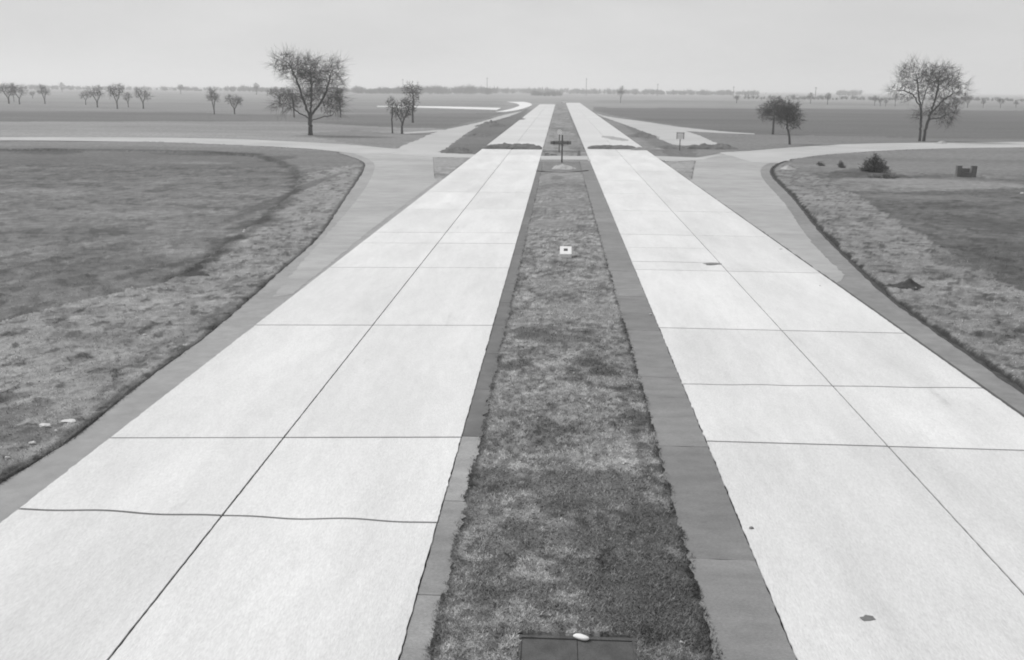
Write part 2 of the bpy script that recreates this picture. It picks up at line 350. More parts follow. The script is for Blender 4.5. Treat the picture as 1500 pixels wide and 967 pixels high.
def height(x, y):
    d = np.hypot(x, y)
    h = (fbm(x*.9, y*.9, 51)-.5)*.13*sst(2.5,9,np.abs(x))*sst(85,45,d)+(fbm(x*4, y*4, 52)-.5)*.035*sst(45,20,d)
    h = h+(fbm(x*.06, y*.04, 53)-.5)*.3*sst(14, 30, np.abs(x))
    clod = sst(.62,.78,fbm(x*1.9,y*1.9,54,3))*.09*sst(9.5,12,np.abs(x))*sst(80,30,y)
    h = (h+clod)*sst(400,120,d)+.05
    # the lower field on the left and its little bank
    fl = inpoly(x, y, FIELDS[6][0]); h = np.where(fl, h-.16, h)
    e = dline(x, y, grassR); h = h-.10*sst(.36,.16,e)*(y < 110)
    med = (x > GL-.05) & (x < GR+.05); h = np.where(med & (y < 90), .035+(fbm(x*1.2,y*1.2,61)-.5)*.07+(fbm(x*5,y*5,62)-.5)*.03+.05*sst(0,1.4,np.minimum(x-GL,GR-x)), h)
    h = np.where((x > HX0) & (x < HX1) & (y < HY1), -.06, h)
    return h
def paved(x, y, grow=0.0):
    p = ((x > LX0-.02) & (x < GL) & (y < YEL)) | ((x > GR) & (x < RX1+.02) & (y < YER))
    p &= ~((y > 118) & (((x > LX1) & (x < GL)) | ((x > GR) & (x < RX0))))
    for q in PAVED: p |= inpoly(x, y, q)
    return p

# ------------------------------------------------------------------ the ground: one sheet, finer where it is near
def build_ground():
    dys = np.concatenate([[.9,1.2,1.6,2.0,2.5], np.arange(3,60,.75), np.arange(60,160,1.15), np.arange(160,1010,2.0)])
    rows = CAMH*F/dys*1.03
    cols = np.concatenate([np.linspace(-4200,-1100,30,endpoint=False), np.arange(-1100,900,2.4), np.linspace(900,4200,34)])/F
    D, A = np.meshgrid(rows, cols, indexing='ij')
    rg = np.random.default_rng(5)
    near = D < 150
    y = D+np.where(near, rg.uniform(-.4,.4,D.shape)*D*D/(CAMH*F)*.9, 0)
    x = y*A+np.where(near, rg.uniform(-.7,.7,D.shape)*D/F, 0)
    xf = x.ravel(); yf = y.ravel()
    t = tone(xf, yf); h = height(xf, yf); pv = paved(xf, yf)
    h = np.where(pv, -.10, h)
    nr, nc = D.shape
    idx = np.arange(nr*nc).reshape(nr, nc)
    f = np.stack([idx[:-1,:-1], idx[:-1,1:], idx[1:,1:], idx[1:,:-1]], -1).reshape(-1,4)[:, ::-1]
    deep = ((xf > LX0+.6) & (xf < LX1-.6) & (yf < YEL-3)) | ((xf > RX0+.6) & (xf < RX1-.6) & (yf < YER-3))
    f = f[~deep[f].all(1)]
    me = fastmesh('ground', np.stack([xf,yf,h],1), f, {'tone': t}, sm=True)
    link(me, 'ground', M['ground'])['kind'] = 'structure'
build_ground()
o = MB(); o.v = [(-9000,-400,-.3),(9000,-400,-.3),(9000,11500,-.3),(-9000,11500,-.3)]; o.f = [(0,1,2,3)]
o.build('terrain', mat('far_soil', .14, 1, .15, .02, spec=.05))['kind'] = 'structure'

# ------------------------------------------------------------------ sheets of paving
def sheet(name, poly, z, m, step=0, jit=0, thick=.12, parent=None, kind='structure'):
    pts = []
    n = len(poly)
    for i in range(n):
        a = poly[i]; b = poly[(i+1)%n]; d = math.hypot(b[0]-a[0], b[1]-a[1])
        k = max(1, int(d/step)) if step else 1
        k = min(k, 160)
        for j in range(k): pts.append((a[0]+(b[0]-a[0])*j/k, a[1]+(b[1]-a[1])*j/k))
    if jit:
        pts = [(x+random.gauss(0,jit), y+random.gauss(0,jit)) for x,y in pts]
    bm = bmesh.new(); top = [bm.verts.new((x,y,z)) for x,y in pts]
    es = [bm.edges.new((top[i], top[(i+1)%len(top)])) for i in range(len(top))]
    bmesh.ops.triangle_fill(bm, use_beauty=True, use_dissolve=False, edges=es, normal=(0,0,1))
    bot = [bm.verts.new((x,y,z-thick)) for x,y in pts]
    for i in range(len(pts)):
        k = (i+1)%len(pts)
        try: bm.faces.new((top[i], bot[i], bot[k], top[k]))
        except ValueError: pass
    bmesh.ops.recalc_face_normals(bm, faces=bm.faces)
    me = bpy.data.meshes.new(name); bm.to_mesh(me); bm.free()
    o = link(me, name, m, parent)
    if kind and not parent: o['kind'] = kind
    return o
random.seed(7)
sheet('shoulder', shoulderL, .030, M['shoulder'], .5, .02)
sheet('shoulder', shoulderR, .030, M['shoulder_dark'], .5, .02)
sheet('junction_apron', apronL, .037, M['apron'], .25, .03)
sheet('junction_apron', apronR, .037, M['apron'], .25, .03)
sheet('crossing_strip', crossL, .045, M['ramp'], 1, .06)
sheet('crossing_strip', crossR, .045, M['ramp'], 1, .06)
sheet('access_road', accessL, .051, M['gravel_road'], 2, .12)
sheet('access_road', accessR, .051, M['gravel_road'], 2, .12)
sheet('slip_road', slipL, .043, M['ramp'], 1.5, .12)
sheet('slip_road', slipR, .043, M['ramp'], 1.5, .12)
sheet('footpath', pathL, .05, M['gravel_road'], 2, .1)
sheet('far_road', whiteA, .16, M['white_road'], 0, 0, .3)
sheet('far_road', whiteB, .16, M['white_road'], 0, 0, .3)
sheet('median_crossing', PL([(793,229.5),(861,229.5),(864,237),(790,237)]), .075, M['ramp'], 1, .08)

# ------------------------------------------------------------------ carriageways of separate concrete slabs
PITCH = hy(480)-hy(645)
def slab_joints(y_first, yend):
    ys = []; y = y_first
    while y > YN-2: y -= PITCH
    while y < yend: ys.append(y); y += PITCH
    return ys+[yend]
def edge_pts(x0, y0, x1, y1, amp, step, seed, ragged=0):
    """a slightly wandering line from one corner to the other"""
    d = math.hypot(x1-x0, y1-y0); n = max(1, int(d/step)); r = random.Random(seed); out_ = []
    nx, ny = -(y1-y0)/d, (x1-x0)/d; ph = r.uniform(0,6); fr = r.uniform(2,5)
    for i in range(n+1):
        t = i/n; k = amp*math.sin(ph+fr*t*3)*math.sin(math.pi*t)+(r.gauss(0,ragged) if 0 < i < n else 0)
        out_.append((x0+(x1-x0)*t+nx*k, y0+(y1-y0)*t+ny*k))
    return out_
def carriageway(xa, xb, xc, first, yend, cracks, inner_left, skew):
    bed = MB().box(xa+.03, xc+(.13 if not inner_left else -.03), YN-2, yend-.05, -.15, .033 if not inner_left else .012)
    root = bed.build('carriageway', M['bed']); root['kind'] = 'structure'
    ys = slab_joints(first, yend)
    cuts = sorted([(y, skew if y < yend else 0, 0, 0) for y in ys] + cracks)
    for side, (x0, x1) in enumerate(((xa, xb), (xb, xc))):
        cs = [c for c in cuts if len(c) < 5 and (c[3] == 0 or c[3] == side+1)]
        for i in range(len(cs)-1):
            y0, s0, w0, _ = cs[i]; y1, s1, w1, _ = cs[i+1]
            if y1-y0 < .4: continue
            ga = gb = .030 if y0 < 45 else .022
            nearness = y0 < 70
            l = x0+(.018 if side else 0); r_ = x1-(0 if side else .018)
            yl = lambda Y, s, X: Y+s*(X-xb)
            st = .11 if nearness else 50
            outer_rag = .006 if nearness else 0
            p = []
            e = edge_pts(l, yl(y0,s0,l)+ga, r_, yl(y0,s0,r_)+ga, w0, st, int(y0*100)+side); p += e[:-1]
            e = edge_pts(r_, yl(y0,s0,r_)+ga, r_, yl(y1,s1,r_)-gb, 0, st, i*7+side+1, outer_rag if side else .002); p += e[:-1]
            e = edge_pts(l, yl(y1,s1,l)-gb, r_, yl(y1,s1,r_)-gb, w1, st, int(y1*100)+side)[::-1]; p += e[:-1]
            e = edge_pts(l, yl(y1,s1,l)-gb, l, yl(y0,s0,l)+ga, 0, st, i*7+side+3, outer_rag if not side else .002); p += e[:-1]
            n = len(p); zt = .060+random.uniform(-.002,.002)
            v = [(x,y,zt) for x,y in p]+[(x,y,.036) for x,y in p]
            f = [tuple(range(n))]+[(k, n+k, n+(k+1)%n, (k+1)%n) for k in range(n)]
            link(mesh('slab', v, f), 'slab', M['slab'] if y0 < 112 else M['slab_far'], root)
    return root
# cracks: (distance, skew, waviness, lane: 0 both / 1 left / 2 right)
jy = lambda px, py: P(px, py)[1]
carriageway(LX0, LXC, LX1, jy(413,645), YEL, [(jy(328,760), -.011, .05, 0), (jy(632,358), .077, .02, 0)], True, .077)
carriageway(RX0, RXC, RX1, jy(1300,658), YER, [(jy(1222,569), .03, .03, 0), (jy(1050,387), .0, .03, 1), (jy(1040,366), 0, .02, 1)], False, -.014)

def gutter(xa, xb, pitch, y_first, yend, z, mats, ragl, ragr):
    root = MB().box(xa+.03, xb-.03, YN, yend-.1, -.15, .004).build('gutter_strip', M['bed']); root['kind'] = 'structure'
    y = y_first
    while y > YN: y -= pitch
    k = 0
    while y < yend:
        y1 = min(y+pitch, yend); near = y < 60; st = .12 if near else 1.2
        p = edge_pts(xa,y+.009, xb,y+.009, .01, st*2, k)[:-1]+edge_pts(xb,y+.009, xb,y1-.009, .006, st, k+50, ragr if near else ragr*.5)[:-1]
        p += edge_pts(xb,y1-.009, xa,y1-.009, .01, st*2, k+9)[:-1]+edge_pts(xa,y1-.009, xa,y+.009, .006, st, k+77, ragl if near else ragl*.5)[:-1]
        n = len(p); zt = z+random.uniform(-.003,.003)
        me = mesh('gutter_slab', [(a,b,zt) for a,b in p]+[(a,b,.0) for a,b in p], [tuple(range(n))]+[(q, n+q, n+(q+1)%n, (q+1)%n) for q in range(n)])
        link(me, 'gutter_slab', mats(y), root); y = y1; k += 1
gutter(LX1+.012, GL+.06, PITCH/3, hy(645), 118, .038, lambda y: M['gutter_pale'] if y < 17.5 else M['gutter_left'], .005, .03)
gutter(GR-.05, RX0-.012, PITCH/2, hy(652), 118, .038, lambda y: M['gutter_dark'], .03, .005)

random.seed(3)
_gr = [p for p in grassR if p[1] < 105]
def turf_lip():
    m_ = MB(); pts = []
    for (x0,y0),(x1,y1) in zip(_gr[:-1], _gr[1:]):
        k = max(1, int(math.hypot(x1-x0,y1-y0)/.35))
        for j in range(k): pts.append((x0+(x1-x0)*j/k, y0+(y1-y0)*j/k))
    n = len(pts)
    for i,(x,y) in enumerate(pts):
        a = pts[max(i-1,0)]; b = pts[min(i+1,n-1)]; d = math.hypot(b[0]-a[0], b[1]-a[1]) or 1; nx, ny = -(b[1]-a[1])/d, (b[0]-a[0])/d
        if nx > 0: nx, ny = -nx, -ny
        w0 = random.uniform(-.02,.07); w1 = random.uniform(.06,.17); hh = .06+random.uniform(-.02,.03)
        m_.v += [(x+nx*w0, y+ny*w0, .0), (x+nx*(w0-.03), y+ny*(w0-.03), hh), (x-nx*w1, y-ny*w1, hh*.8), (x-nx*(w1+.08), y-ny*(w1+.08), -.03)]
    for i in range(n-1):
        for j in range(3): q = i*4+j; m_.f.append((q, q+1, q+5, q+4))
    m_.build('turf_lip', M['hole'], None, None, True)['kind'] = 'structure'
turf_lip()

# soil line and tufts: real blades of grass over the near turf
def grass():
    rg = np.random.default_rng(11)
    def scatter(n, pyr, pxr, test, seed):
        px = rg.uniform(pxr[0], pxr[1], n); py = rg.uniform(pyr[0]**.9, pyr[1]**.9, n)**(1/.9)
        X = (px-750)/F; Y = (483.5-py)/F
        wx = X*BX[0]+Y*BX[1]-BX[2]; wy = X*BY[0]+Y*BY[1]-BY[2]; wz = X*BZ[0]+Y*BZ[1]-BZ[2]
        t = -CAMH/wz; x = wx*t; y = wy*t
        k = test(x, y); return x[k], y[k]
    def median(x, y):
        return (x > GL+.0+.10*(fbm(x*0+3, y*2.6, 71)-.5)*2) & (x < GR-.0+.10*(fbm(x*0+9, y*2.3, 72)-.5)*2) & ~((x > HX0+.06*fbm(x,y*4,5)) & (x < HX1-.06*fbm(x,y*4,6)) & (y < HY1-.07*fbm(x*4,y,7)))
    def verge(x, y):
        ok = ~paved(x, y) & (np.abs(x) > 9); ok2 = dline(x, y, grassL) < .05; ok3 = 0
        return (ok & (dline(x, y, grassR) > .3)) | ok2
    x1, y1 = scatter(330000, (300, 985), (560, 1180), median, 1)
    x2, y2 = scatter(110000, (300, 860), (-40, 560), verge, 2)
    x3, y3 = scatter(70000, (265, 700), (1120, 1540), verge, 3)
    x = np.concatenate([x1,x2,x3]); y = np.concatenate([y1,y2,y3]); n = len(x)
    d = np.hypot(x, y); ismed = np.abs(x) < 4
    t = tone(x, y); h = height(x, y); h = np.where(paved(x, y), .03, h)
    keep = (d < 50) | (rg.random(n) < .0)
    x, y, d, ismed, t, h = (q[keep] for q in (x, y, d, ismed, t, h)); n = len(x)
    clump = fbm(x*3, y*3, 81)
    ln = rg.uniform(.03,.085,n)*np.where(ismed, 1, .85)*(.4+1.1*clump); wd = rg.uniform(.0035,.008,n)*(1+d*.03)
    an = rg.uniform(0, 2*math.pi, n); lean = rg.uniform(.75,1.62,n)
    dx, dy = np.cos(an), np.sin(an); sx, sy = -dy, dx
    hz = ln*np.cos(lean)**1; hz = np.maximum(hz, .006); out_ = ln*np.sin(lean)
    v = np.empty((n,3,3)); v[:,0] = np.stack([x-sx*wd, y-sy*wd, h-.008],1); v[:,1] = np.stack([x+sx*wd, y+sy*wd, h-.008],1)
    v[:,2] = np.stack([x+dx*out_, y+dy*out_, h+hz],1)
    tt = t*np.where(rg.random(n) < .3, rg.uniform(1.3,2.1,n), rg.uniform(.55,1.15,n))
    me = fastmesh('grass', v.reshape(-1,3), np.arange(3*n).reshape(-1,3), {'tone': np.repeat(tt,3)})
    tag(link(me, 'grass', M['blade']), 'short matted dry grass over the median and both verges', 'grass', kind='stuff')
grass()

# ------------------------------------------------------------------ heaps of earth and sand
def heap(name, px0, px1, py, hpx, depth, m, label, cat='mound', seed=0, sharp=1.0, z=0.0, rough=.35, group=None, skew=0):
    xa, ya = P(px0, py); xb, yb = P(px1, py); cx, cy = (xa+xb)/2, (ya+yb)/2+depth/2; rx = abs(xb-xa)/2; H = hpx*mpp((px0+px1)/2, py)
    n, k = 44, 22; v = []; f = []
    U, V = np.meshgrid(np.linspace(-1,1,n), np.linspace(-1,1,k), indexing='ij')
    X = U*rx; Y = V*depth/2+skew*U*rx
    r = np.sqrt(U**2+V**2) if sharp >= 1 else np.maximum(np.abs(U)**3, np.abs(V)**2)
    ed = fbm(U*2.2+seed*7, V*2.2, seed)-.5
    h = np.clip(1-(r+ed*rough), 0, 1)**(sharp if sharp >= 1 else .7)
    h = h*H*(1+(fbm(X*1.3+seed, Y*1.3, seed+5)-.5)*(rough+.5)*1.6)+(fbm(X*3, Y*3, seed+9)-.5)*.3*min(1,H*2)*(h > .02)
    h = np.where(h < .012, -.06, h)+z
    for i in range(n):
        for j in range(k): v.append((X[i,j], Y[i,j], h[i,j]))
    for i in range(n-1):
        for j in range(k-1): q = i*k+j; f.append((q, q+k, q+k+1, q+1))
    o = link(mesh(name, v, f, True), name, m, None, (cx, cy, 0)); return tag(o, label, cat, group)
heap('earth_berm', 703, 794, 219.5, 6, 3.6, M['dirt'], 'long low berm of dark earth dumped right across the left carriageway', seed=3, sharp=.5, z=.05, rough=.22)
heap('earth_berm', 861, 935, 219.5, 4.5, 3.2, M['dirt'], 'low earth berm across the right carriageway, beside the median', seed=4, sharp=.5, z=.05, rough=.25)
heap('earth_berm', 925, 975, 221, 2.5, 3, M['dirt_pale'], 'paler trampled end of the berm near the right edge of the right carriageway', seed=6, sharp=.5, z=.05, rough=.5)
heap('earth_ridge', 884, 926, 207, 1.6, 14, M['sandy'], 'low smeared ridge of earth running away beyond the right berm', seed=8, sharp=1.3, z=.05, rough=.4, skew=-3.2)
heap('earth_pile', 690, 742, 187, 9, 12, M['dirt'], 'pointed dark earth pile beyond the left berm, between slip road and carriageway', seed=11, sharp=1.3)
heap('earth_pile', 672, 724, 201, 5, 9, M['dirt'], 'low rounded earth pile in front of the pointed one', seed=12, sharp=1.2)
heap('earth_pile', 636, 690, 226, 9, 7, M['dirt'], 'lumpy earth pile at the near tip of the wedge beside the left slip road', seed=13, sharp=1.0, rough=.6)
heap('earth_pile', 735, 768, 177, 3, 22, M['dirt'], 'farthest flat earth pile along the left carriageway edge', seed=14, sharp=1.2)
heap('earth_pile', 918, 972, 203, 6, 12, M['dirt'], 'long dark earth pile between right carriageway and right slip road', seed=15, sharp=1.2, rough=.6)
heap('earth_pile', 960, 1004, 219, 4, 5, M['dirt'], 'small earth pile at the foot of the small sign', seed=16, sharp=1.1)
heap('earth_pile', 1005, 1082, 219.5, 6.5, 3.5, M['dirt'], 'dark oblong earth pile closing the mouth of the right slip road', seed=17, sharp=.5, rough=.25)
heap('sand_heap', 806, 844, 250, 8, 3.2, M['sand'], 'pale flat sand heap around the foot of the dark sign post', seed=18, sharp=1.1, z=.04)
heap('sand_heap', 1144, 1170, 250, 10, 2.0, M['sand'], 'small pale pointed sand heap at the inside corner of the right junction', seed=19, sharp=1.4, rough=.15)
heap('sand_heap', 1372, 1391, 211.5, 5.5, 1.8, M['sand'], 'pale sand heap by the access road right of the two-stemmed tree', seed=20, sharp=1.2, rough=.15)
heap('soil_clod', 1306, 1368, 427, 13, 1.2, M['hole'], 'dark flat clod of damp soil on the right verge', 'soil', seed=21, sharp=1.2, rough=.6)
heap('soil_clod', 1288, 1316, 404, 5, 1.0, M['hole'], 'smaller dark clod of soil above the large one on the right verge', 'soil', seed=22, sharp=1.2, rough=.6)
heap('soil_clod', 243, 306, 411, 7, 1.6, M['hole'], 'dark soil clod at the near end of the left field bank', 'soil', seed=23, sharp=1.2, rough=.7)

# ------------------------------------------------------------------ bare trees
def colonise(seed, guides, blobs, step=.3, reach=2.2, kill=.5, iters=90, tip=.012, expo=2.1, twigs=3, tw=.55, twr=.009, flare=1.35, split=.055):
    """grow limbs from guide lines into the crown's volume; return trunk and crown meshes"""
    rg = np.random.default_rng(seed); r = random.Random(seed)
    pts = []
    for (cx,cy,cz,rx,ry,rz,n) in blobs:
        q = rg.normal(size=(n,3)); q /= np.linalg.norm(q,axis=1)[:,None]; q *= (rg.random(n)**.4)[:,None]
        pts.append(np.array([cx,cy,cz])+q*np.array([rx,ry,rz])*(.82+.3*rg.random((n,1))))
    A = np.concatenate(pts); N = []; par = []
    for g in guides:                                            # each guide: parent index or -1, then points
        k, pl = g; prev = k
        for i in range(len(pl)-1):
            a = np.array(pl[i],float); b = np.array(pl[i+1],float); m = max(1,int(np.linalg.norm(b-a)/step))
            for j in range(m):
                if i == 0 and j == 0 and k >= 0: continue
                N.append(a+(b-a)*j/m+rg.normal(size=3)*.05*(a[2] > 1)); par.append(prev); prev = len(N)-1
        N.append(np.array(pl[-1],float)); par.append(prev)
    near_d = np.full(len(A), 1e9); near_i = np.zeros(len(A), int); alive = np.ones(len(A), bool); done = 0
    for it in range(iters):
        new = np.array(N[done:])
        if len(new) == 0: break
        for c in range(0, len(new), 400):
            d = np.linalg.norm(A[:,None]-new[None,c:c+400], axis=2); j = d.argmin(1); m = d[np.arange(len(A)), j]
            u = m < near_d; near_d[u] = m[u]; near_i[u] = done+c+j[u]
        done = len(N); alive &= near_d > kill
        act = alive & (near_d < reach if it > 3 else near_d < reach*2)
        if not act.any(): break
        grp = {}
        idx = np.where(act)[0]; dirs = A[idx]-np.array(N)[near_i[idx]]; dirs /= np.linalg.norm(dirs,axis=1)[:,None]
        sums = np.zeros((len(N),3)); np.add.at(sums, near_i[idx], dirs)
        cnt = 0
        for k in np.unique(near_i[idx]):
            v = sums[k]+rg.normal(size=3)*.25; l = np.linalg.norm(v)
            if l < .2: continue
            p = N[k]+v/l*step*rg.uniform(.8,1.1)
            N.append(p); par.append(int(k)); cnt += 1
        if not cnt: break
    n = len(N); N = np.array(N); par = np.array(par); kids = [[] for _ in range(n)]
    for i in range(n):
        if par[i] >= 0: kids[par[i]].append(i)
    acc = np.zeros(n)
    for i in range(n-1, -1, -1):
        if acc[i] == 0: acc[i] = tip**expo
        if par[i] >= 0: acc[par[i]] += acc[i]
    rad = acc**(1/expo)
    T = MB(); K = MB(); stack = [(i, None) for i in range(n) if par[i] < 0]
    while stack:
        i, frm = stack.pop(); ch = [i] if frm is None else [frm, i]
        while kids[ch[-1]]:
            kk = sorted(kids[ch[-1]], key=lambda q: -rad[q]); stack += [(q, ch[-1]) for q in kk[1:]]; ch.append(kk[0])
        R_ = [rad[q] for q in ch]
        if frm is not None: R_[0] = R_[1]
        P_ = [N[q].copy() for q in ch]
        cut = next((q for q, v in enumerate(R_) if v < split), len(ch))
        if cut >= 2:
            big = [v*(1+(flare-1)*math.exp(-max(P_[q][2],0)*2.2)) for q, v in enumerate(R_[:cut+1])]
            T.tube(P_[:cut+1], big, 7)
            if len(ch)-cut >= 2: K.tube(P_[cut:], R_[cut:], 3)
        elif len(ch) >= 2: K.tube(P_, R_, 3)
        if len(ch) >= 2:
            e = Vector(N[ch[-1]]); d = (e-Vector(N[ch[-2]])).normalized()
            for q in range(twigs):
                dd = (d+Vector((r.gauss(0,.45), r.gauss(0,.45), r.gauss(.12,.4)))).normalized(); l = tw*r.uniform(.5,1.4); m = e+dd*l*.5
                K.tube([e, m, m+(dd+Vector((r.gauss(0,.2),r.gauss(0,.2),r.gauss(.05,.2)))).normalized()*l*.5], [twr, twr*.8, twr*.4], 3)
    return T, K
def tree(px, py, label, TK, group=None, name='bare_tree', rz=0, km=None, bark=None):
    x, y = P(px, py); root = thing(name, (x,y,0), label, 'tree', group, rz)
    for T, K in (TK if isinstance(TK, list) else [TK]):
        T.build('trunk', bark or M['bark'], root); K.build('crown', km or M['twig'], root)
    return root
g0 = [(0,0,-.2),(0,0,1.4),(.05,0,2.8)]
tree(455, 198.5, 'big bare spreading tree standing alone beside the left access road', colonise(3,
    [(-1,g0),(9,[(.05,0,2.8),(-.7,.1,4.4),(-1.2,.1,6.2),(-1.9,.2,8.2),(-2.9,.2,10.2)]),(9,[(.05,0,2.8),(.35,-.2,4.6),(.4,-.2,6.6),(.3,.3,8.4)]),(9,[(.05,0,2.8),(1.3,.3,4.3),(2.5,.2,6.2),(3.2,.1,8.6)]),
     (8,[(0,0,2.4),(-1.6,.4,3.2),(-3,.6,4.2)]),(7,[(0,0,2.2),(1.8,-.4,2.6),(3.4,-.4,2.9)])],
    [(-3.1,0,10.1,2.0,2.0,1.7,520),(-1.2,0,9.0,1.7,2.4,2.2,420),(.5,0,8.4,2.6,2.8,2.7,760),(3.2,0,8.2,1.9,2.4,2.5,560),(4.0,0,9.6,1.2,1.6,1.2,150),(-3.4,0,4.5,1.9,1.8,1.2,330),(3.3,0,4.8,2.0,2.0,1.9,420),(0,0,5.6,2.6,2.6,1.4,260)],
    step=.26, kill=.36, tip=.014, twigs=8, tw=1.6, twr=.0115))
# two-stemmed tree on the right
ga_ = [(-.3,0,-.2),(-.32,0,1.6),(-.45,0,3.4),(-.75,0,5.2),(-1.2,.1,7.2),(-1.5,.1,8.6)]
gb_ = [(.3,.1,-.2),(.4,.1,1.6),(.75,.1,3.4),(1.25,.1,5.6),(1.55,.1,7.4),(1.5,.1,8.8)]
tree(1350, 207.5, 'tall bare tree with two stems beside the right access road', [
    colonise(7, [(-1,ga_),(18,[(-.75,0,5.0),(-1.8,.2,6.6),(-3.2,.3,7.2),(-4.4,.3,7.1)]),(16,[(-.5,0,4.4),(-.3,.2,6.0),(.1,.3,7.6)])],
        [(-2.3,0,9.2,2.2,2.2,2.0,560),(-4.2,0,7.2,1.3,1.4,.7,130),(-.4,0,8.7,1.8,2.2,2.1,480),(-1.9,0,6.6,1.6,1.6,1.0,140),(-.8,0,3.8,1.0,1.0,.8,60)], step=.25, kill=.34, tip=.012, twigs=7, tw=1.35, twr=.011),
    colonise(8, [(-1,gb_),(15,[(.85,.1,3.8),(2.2,.2,5.6),(3.6,.2,6.6),(4.6,.2,7.1)]),(12,[(.7,.1,3.1),(2.2,-.2,3.5),(3.2,-.2,3.9)])],
        [(2.0,0,8.9,2.3,2.4,2.0,640),(4.2,0,7.3,1.7,1.7,1.5,340),(2.9,0,4.1,1.6,1.6,1.5,950),(1.2,0,4.2,1.1,1.2,1.0,160),(1.9,0,6.3,1.3,1.5,.9,130)], step=.25, kill=.33, tip=.012, twigs=7, tw=1.3, twr=.0115)])
# two dense round-headed trees
def dense(px, py, label, seed, lean, blobs, nleaf):
    x, y = P(px, py); root = thing('round_headed_tree', (x,y,0), label, 'tree', 'pair of dense trees on the right')
    T, K = colonise(seed, [(-1,[(0,0,-.2),(lean*.3,0,1.0),(lean,0,2.2),(lean*1.3,0,3.6)])], [(a,b,c,d,e,f,700) for a,b,c,d,e,f in blobs], step=.22, kill=.3, tip=.012, twigs=7, tw=.75, twr=.014, split=.04)
    r = random.Random(seed); Lf = MB()
    for k, (a,b,c,rx,ry,rz) in enumerate(blobs):
        for _ in range(nleaf):
            u = Vector((r.gauss(0,1),r.gauss(0,1),r.gauss(0,1))).normalized()*abs(r.gauss(0,.55)); cc = Vector((a+u.x*rx*1.02, b+u.y*ry, c+u.z*rz))
            d1 = Vector((r.gauss(0,1),r.gauss(0,1),r.gauss(0,1))).normalized()*r.uniform(.03,.065); d2 = d1.orthogonal()*.8
            n = len(Lf.v); Lf.v += [tuple(cc-d1), tuple(cc+d2), tuple(cc+d1), tuple(cc-d2)]; Lf.f.append((n,n+1,n+2,n+3))
    T.build('trunk', M['bark'], root); K.build('crown', M['twig'], root); Lf.build('leaves', M['leaf'], root)['kind'] = 'stuff'
dense(1132, 197, 'dark round-headed tree, the farther left one of the close pair on the right', 5, 0, [(-1.0,0,3.6,1.5,1.5,1.5),(.3,0,4.4,1.6,1.6,1.6),(.9,0,3.3,1.4,1.4,1.3)], 2300)
dense(1157, 212, 'dark round-headed tree leaning left, nearer right one of the close pair', 9, -.45, [(-.9,0,4.0,1.2,1.3,1.5),(.1,0,3.5,1.35,1.3,1.5),(-.3,0,4.6,1.2,1.2,1.1)], 1700)

# clump of three thin trees left of the slip road
GC = 'clump of three trees beside the left slip road'
tree(575, 195.5, 'thin dark tree, left one of the clump of three beside the left slip road', colonise(41, [(-1,[(0,0,-.2),(-.05,0,1.8),(.1,0,3.2),(.0,0,4.4)])],
    [(-.1,0,4.4,.75,.8,1.1,260),(.5,0,3.3,.8,.8,.8,160)], step=.2, kill=.25, tip=.015, twigs=6, tw=.5, twr=.017, split=.04), GC, 'young_tree')
tree(589, 196.5, 'middle tree of the clump of three, its trunk nearest the access road', colonise(42, [(-1,[(0,0,-.2),(.0,0,1.6),(-.1,0,2.6)]),(7,[(0,0,1.6),(.7,0,3.0),(1.1,0,4.2)]),(7,[(0,0,1.6),(-.6,0,3.0),(-.7,0,4.0)])],
    [(-.3,0,3.6,1.1,1.0,1.4,330),(1.0,0,3.9,1.2,1.1,1.4,380)], step=.2, kill=.25, tip=.015, twigs=6, tw=.5, twr=.017, split=.04), GC, 'young_tree')
tree(604, 180, 'tallest and farthest right tree of the clump of three', colonise(43, [(-1,[(.1,0,-.2),(.1,0,2.0),(.3,0,4.2),(.2,0,6)])],
    [(.1,0,6.4,1.9,1.8,1.6,420),(-.9,0,4.2,1.1,1,1.3,220),(.8,0,4.6,.8,1,1,120)], step=.24, kill=.32, tip=.018, twigs=6, tw=.6, twr=.02), GC, 'young_tree')
GB = 'small trees behind the big left tree'
tree(431, 172, 'small bare tree behind the big left tree, showing at its left', colonise(51, [(-1,[(0,0,-.2),(0,0,2.2),(-.2,0,4)])],
    [(-.6,0,4.6,2.0,1.8,1.5,300),(.8,0,4.2,1.5,1.5,1.3,200)], step=.25, kill=.36, tip=.02, twigs=5, tw=.65, twr=.022), GB, 'small_tree')
tree(499, 172.5, 'small dark bare tree behind the big left tree, showing at its right', colonise(52, [(-1,[(0,0,-.2),(0,0,2.4),(-.1,0,4.4)])],
    [(-.6,0,4.6,1.4,1.4,2.0,420),(-.2,0,3.0,1.0,1.1,1.0,150)], step=.25, kill=.33, tip=.02, twigs=6, tw=.6, twr=.024), GB, 'small_tree')
tree(410, 152.5, 'low dark far tree left of the big left tree', colonise(53, [(-1,[(0,0,-.2),(0,0,1.8),(.3,0,3.2)])],
    [(-2.2,0,4.2,3.0,2.4,2.0,330),(2.8,0,4.6,3.4,2.4,2.0,360)], step=.35, kill=.5, tip=.04, twigs=5, tw=.9, twr=.05), None, 'small_tree')

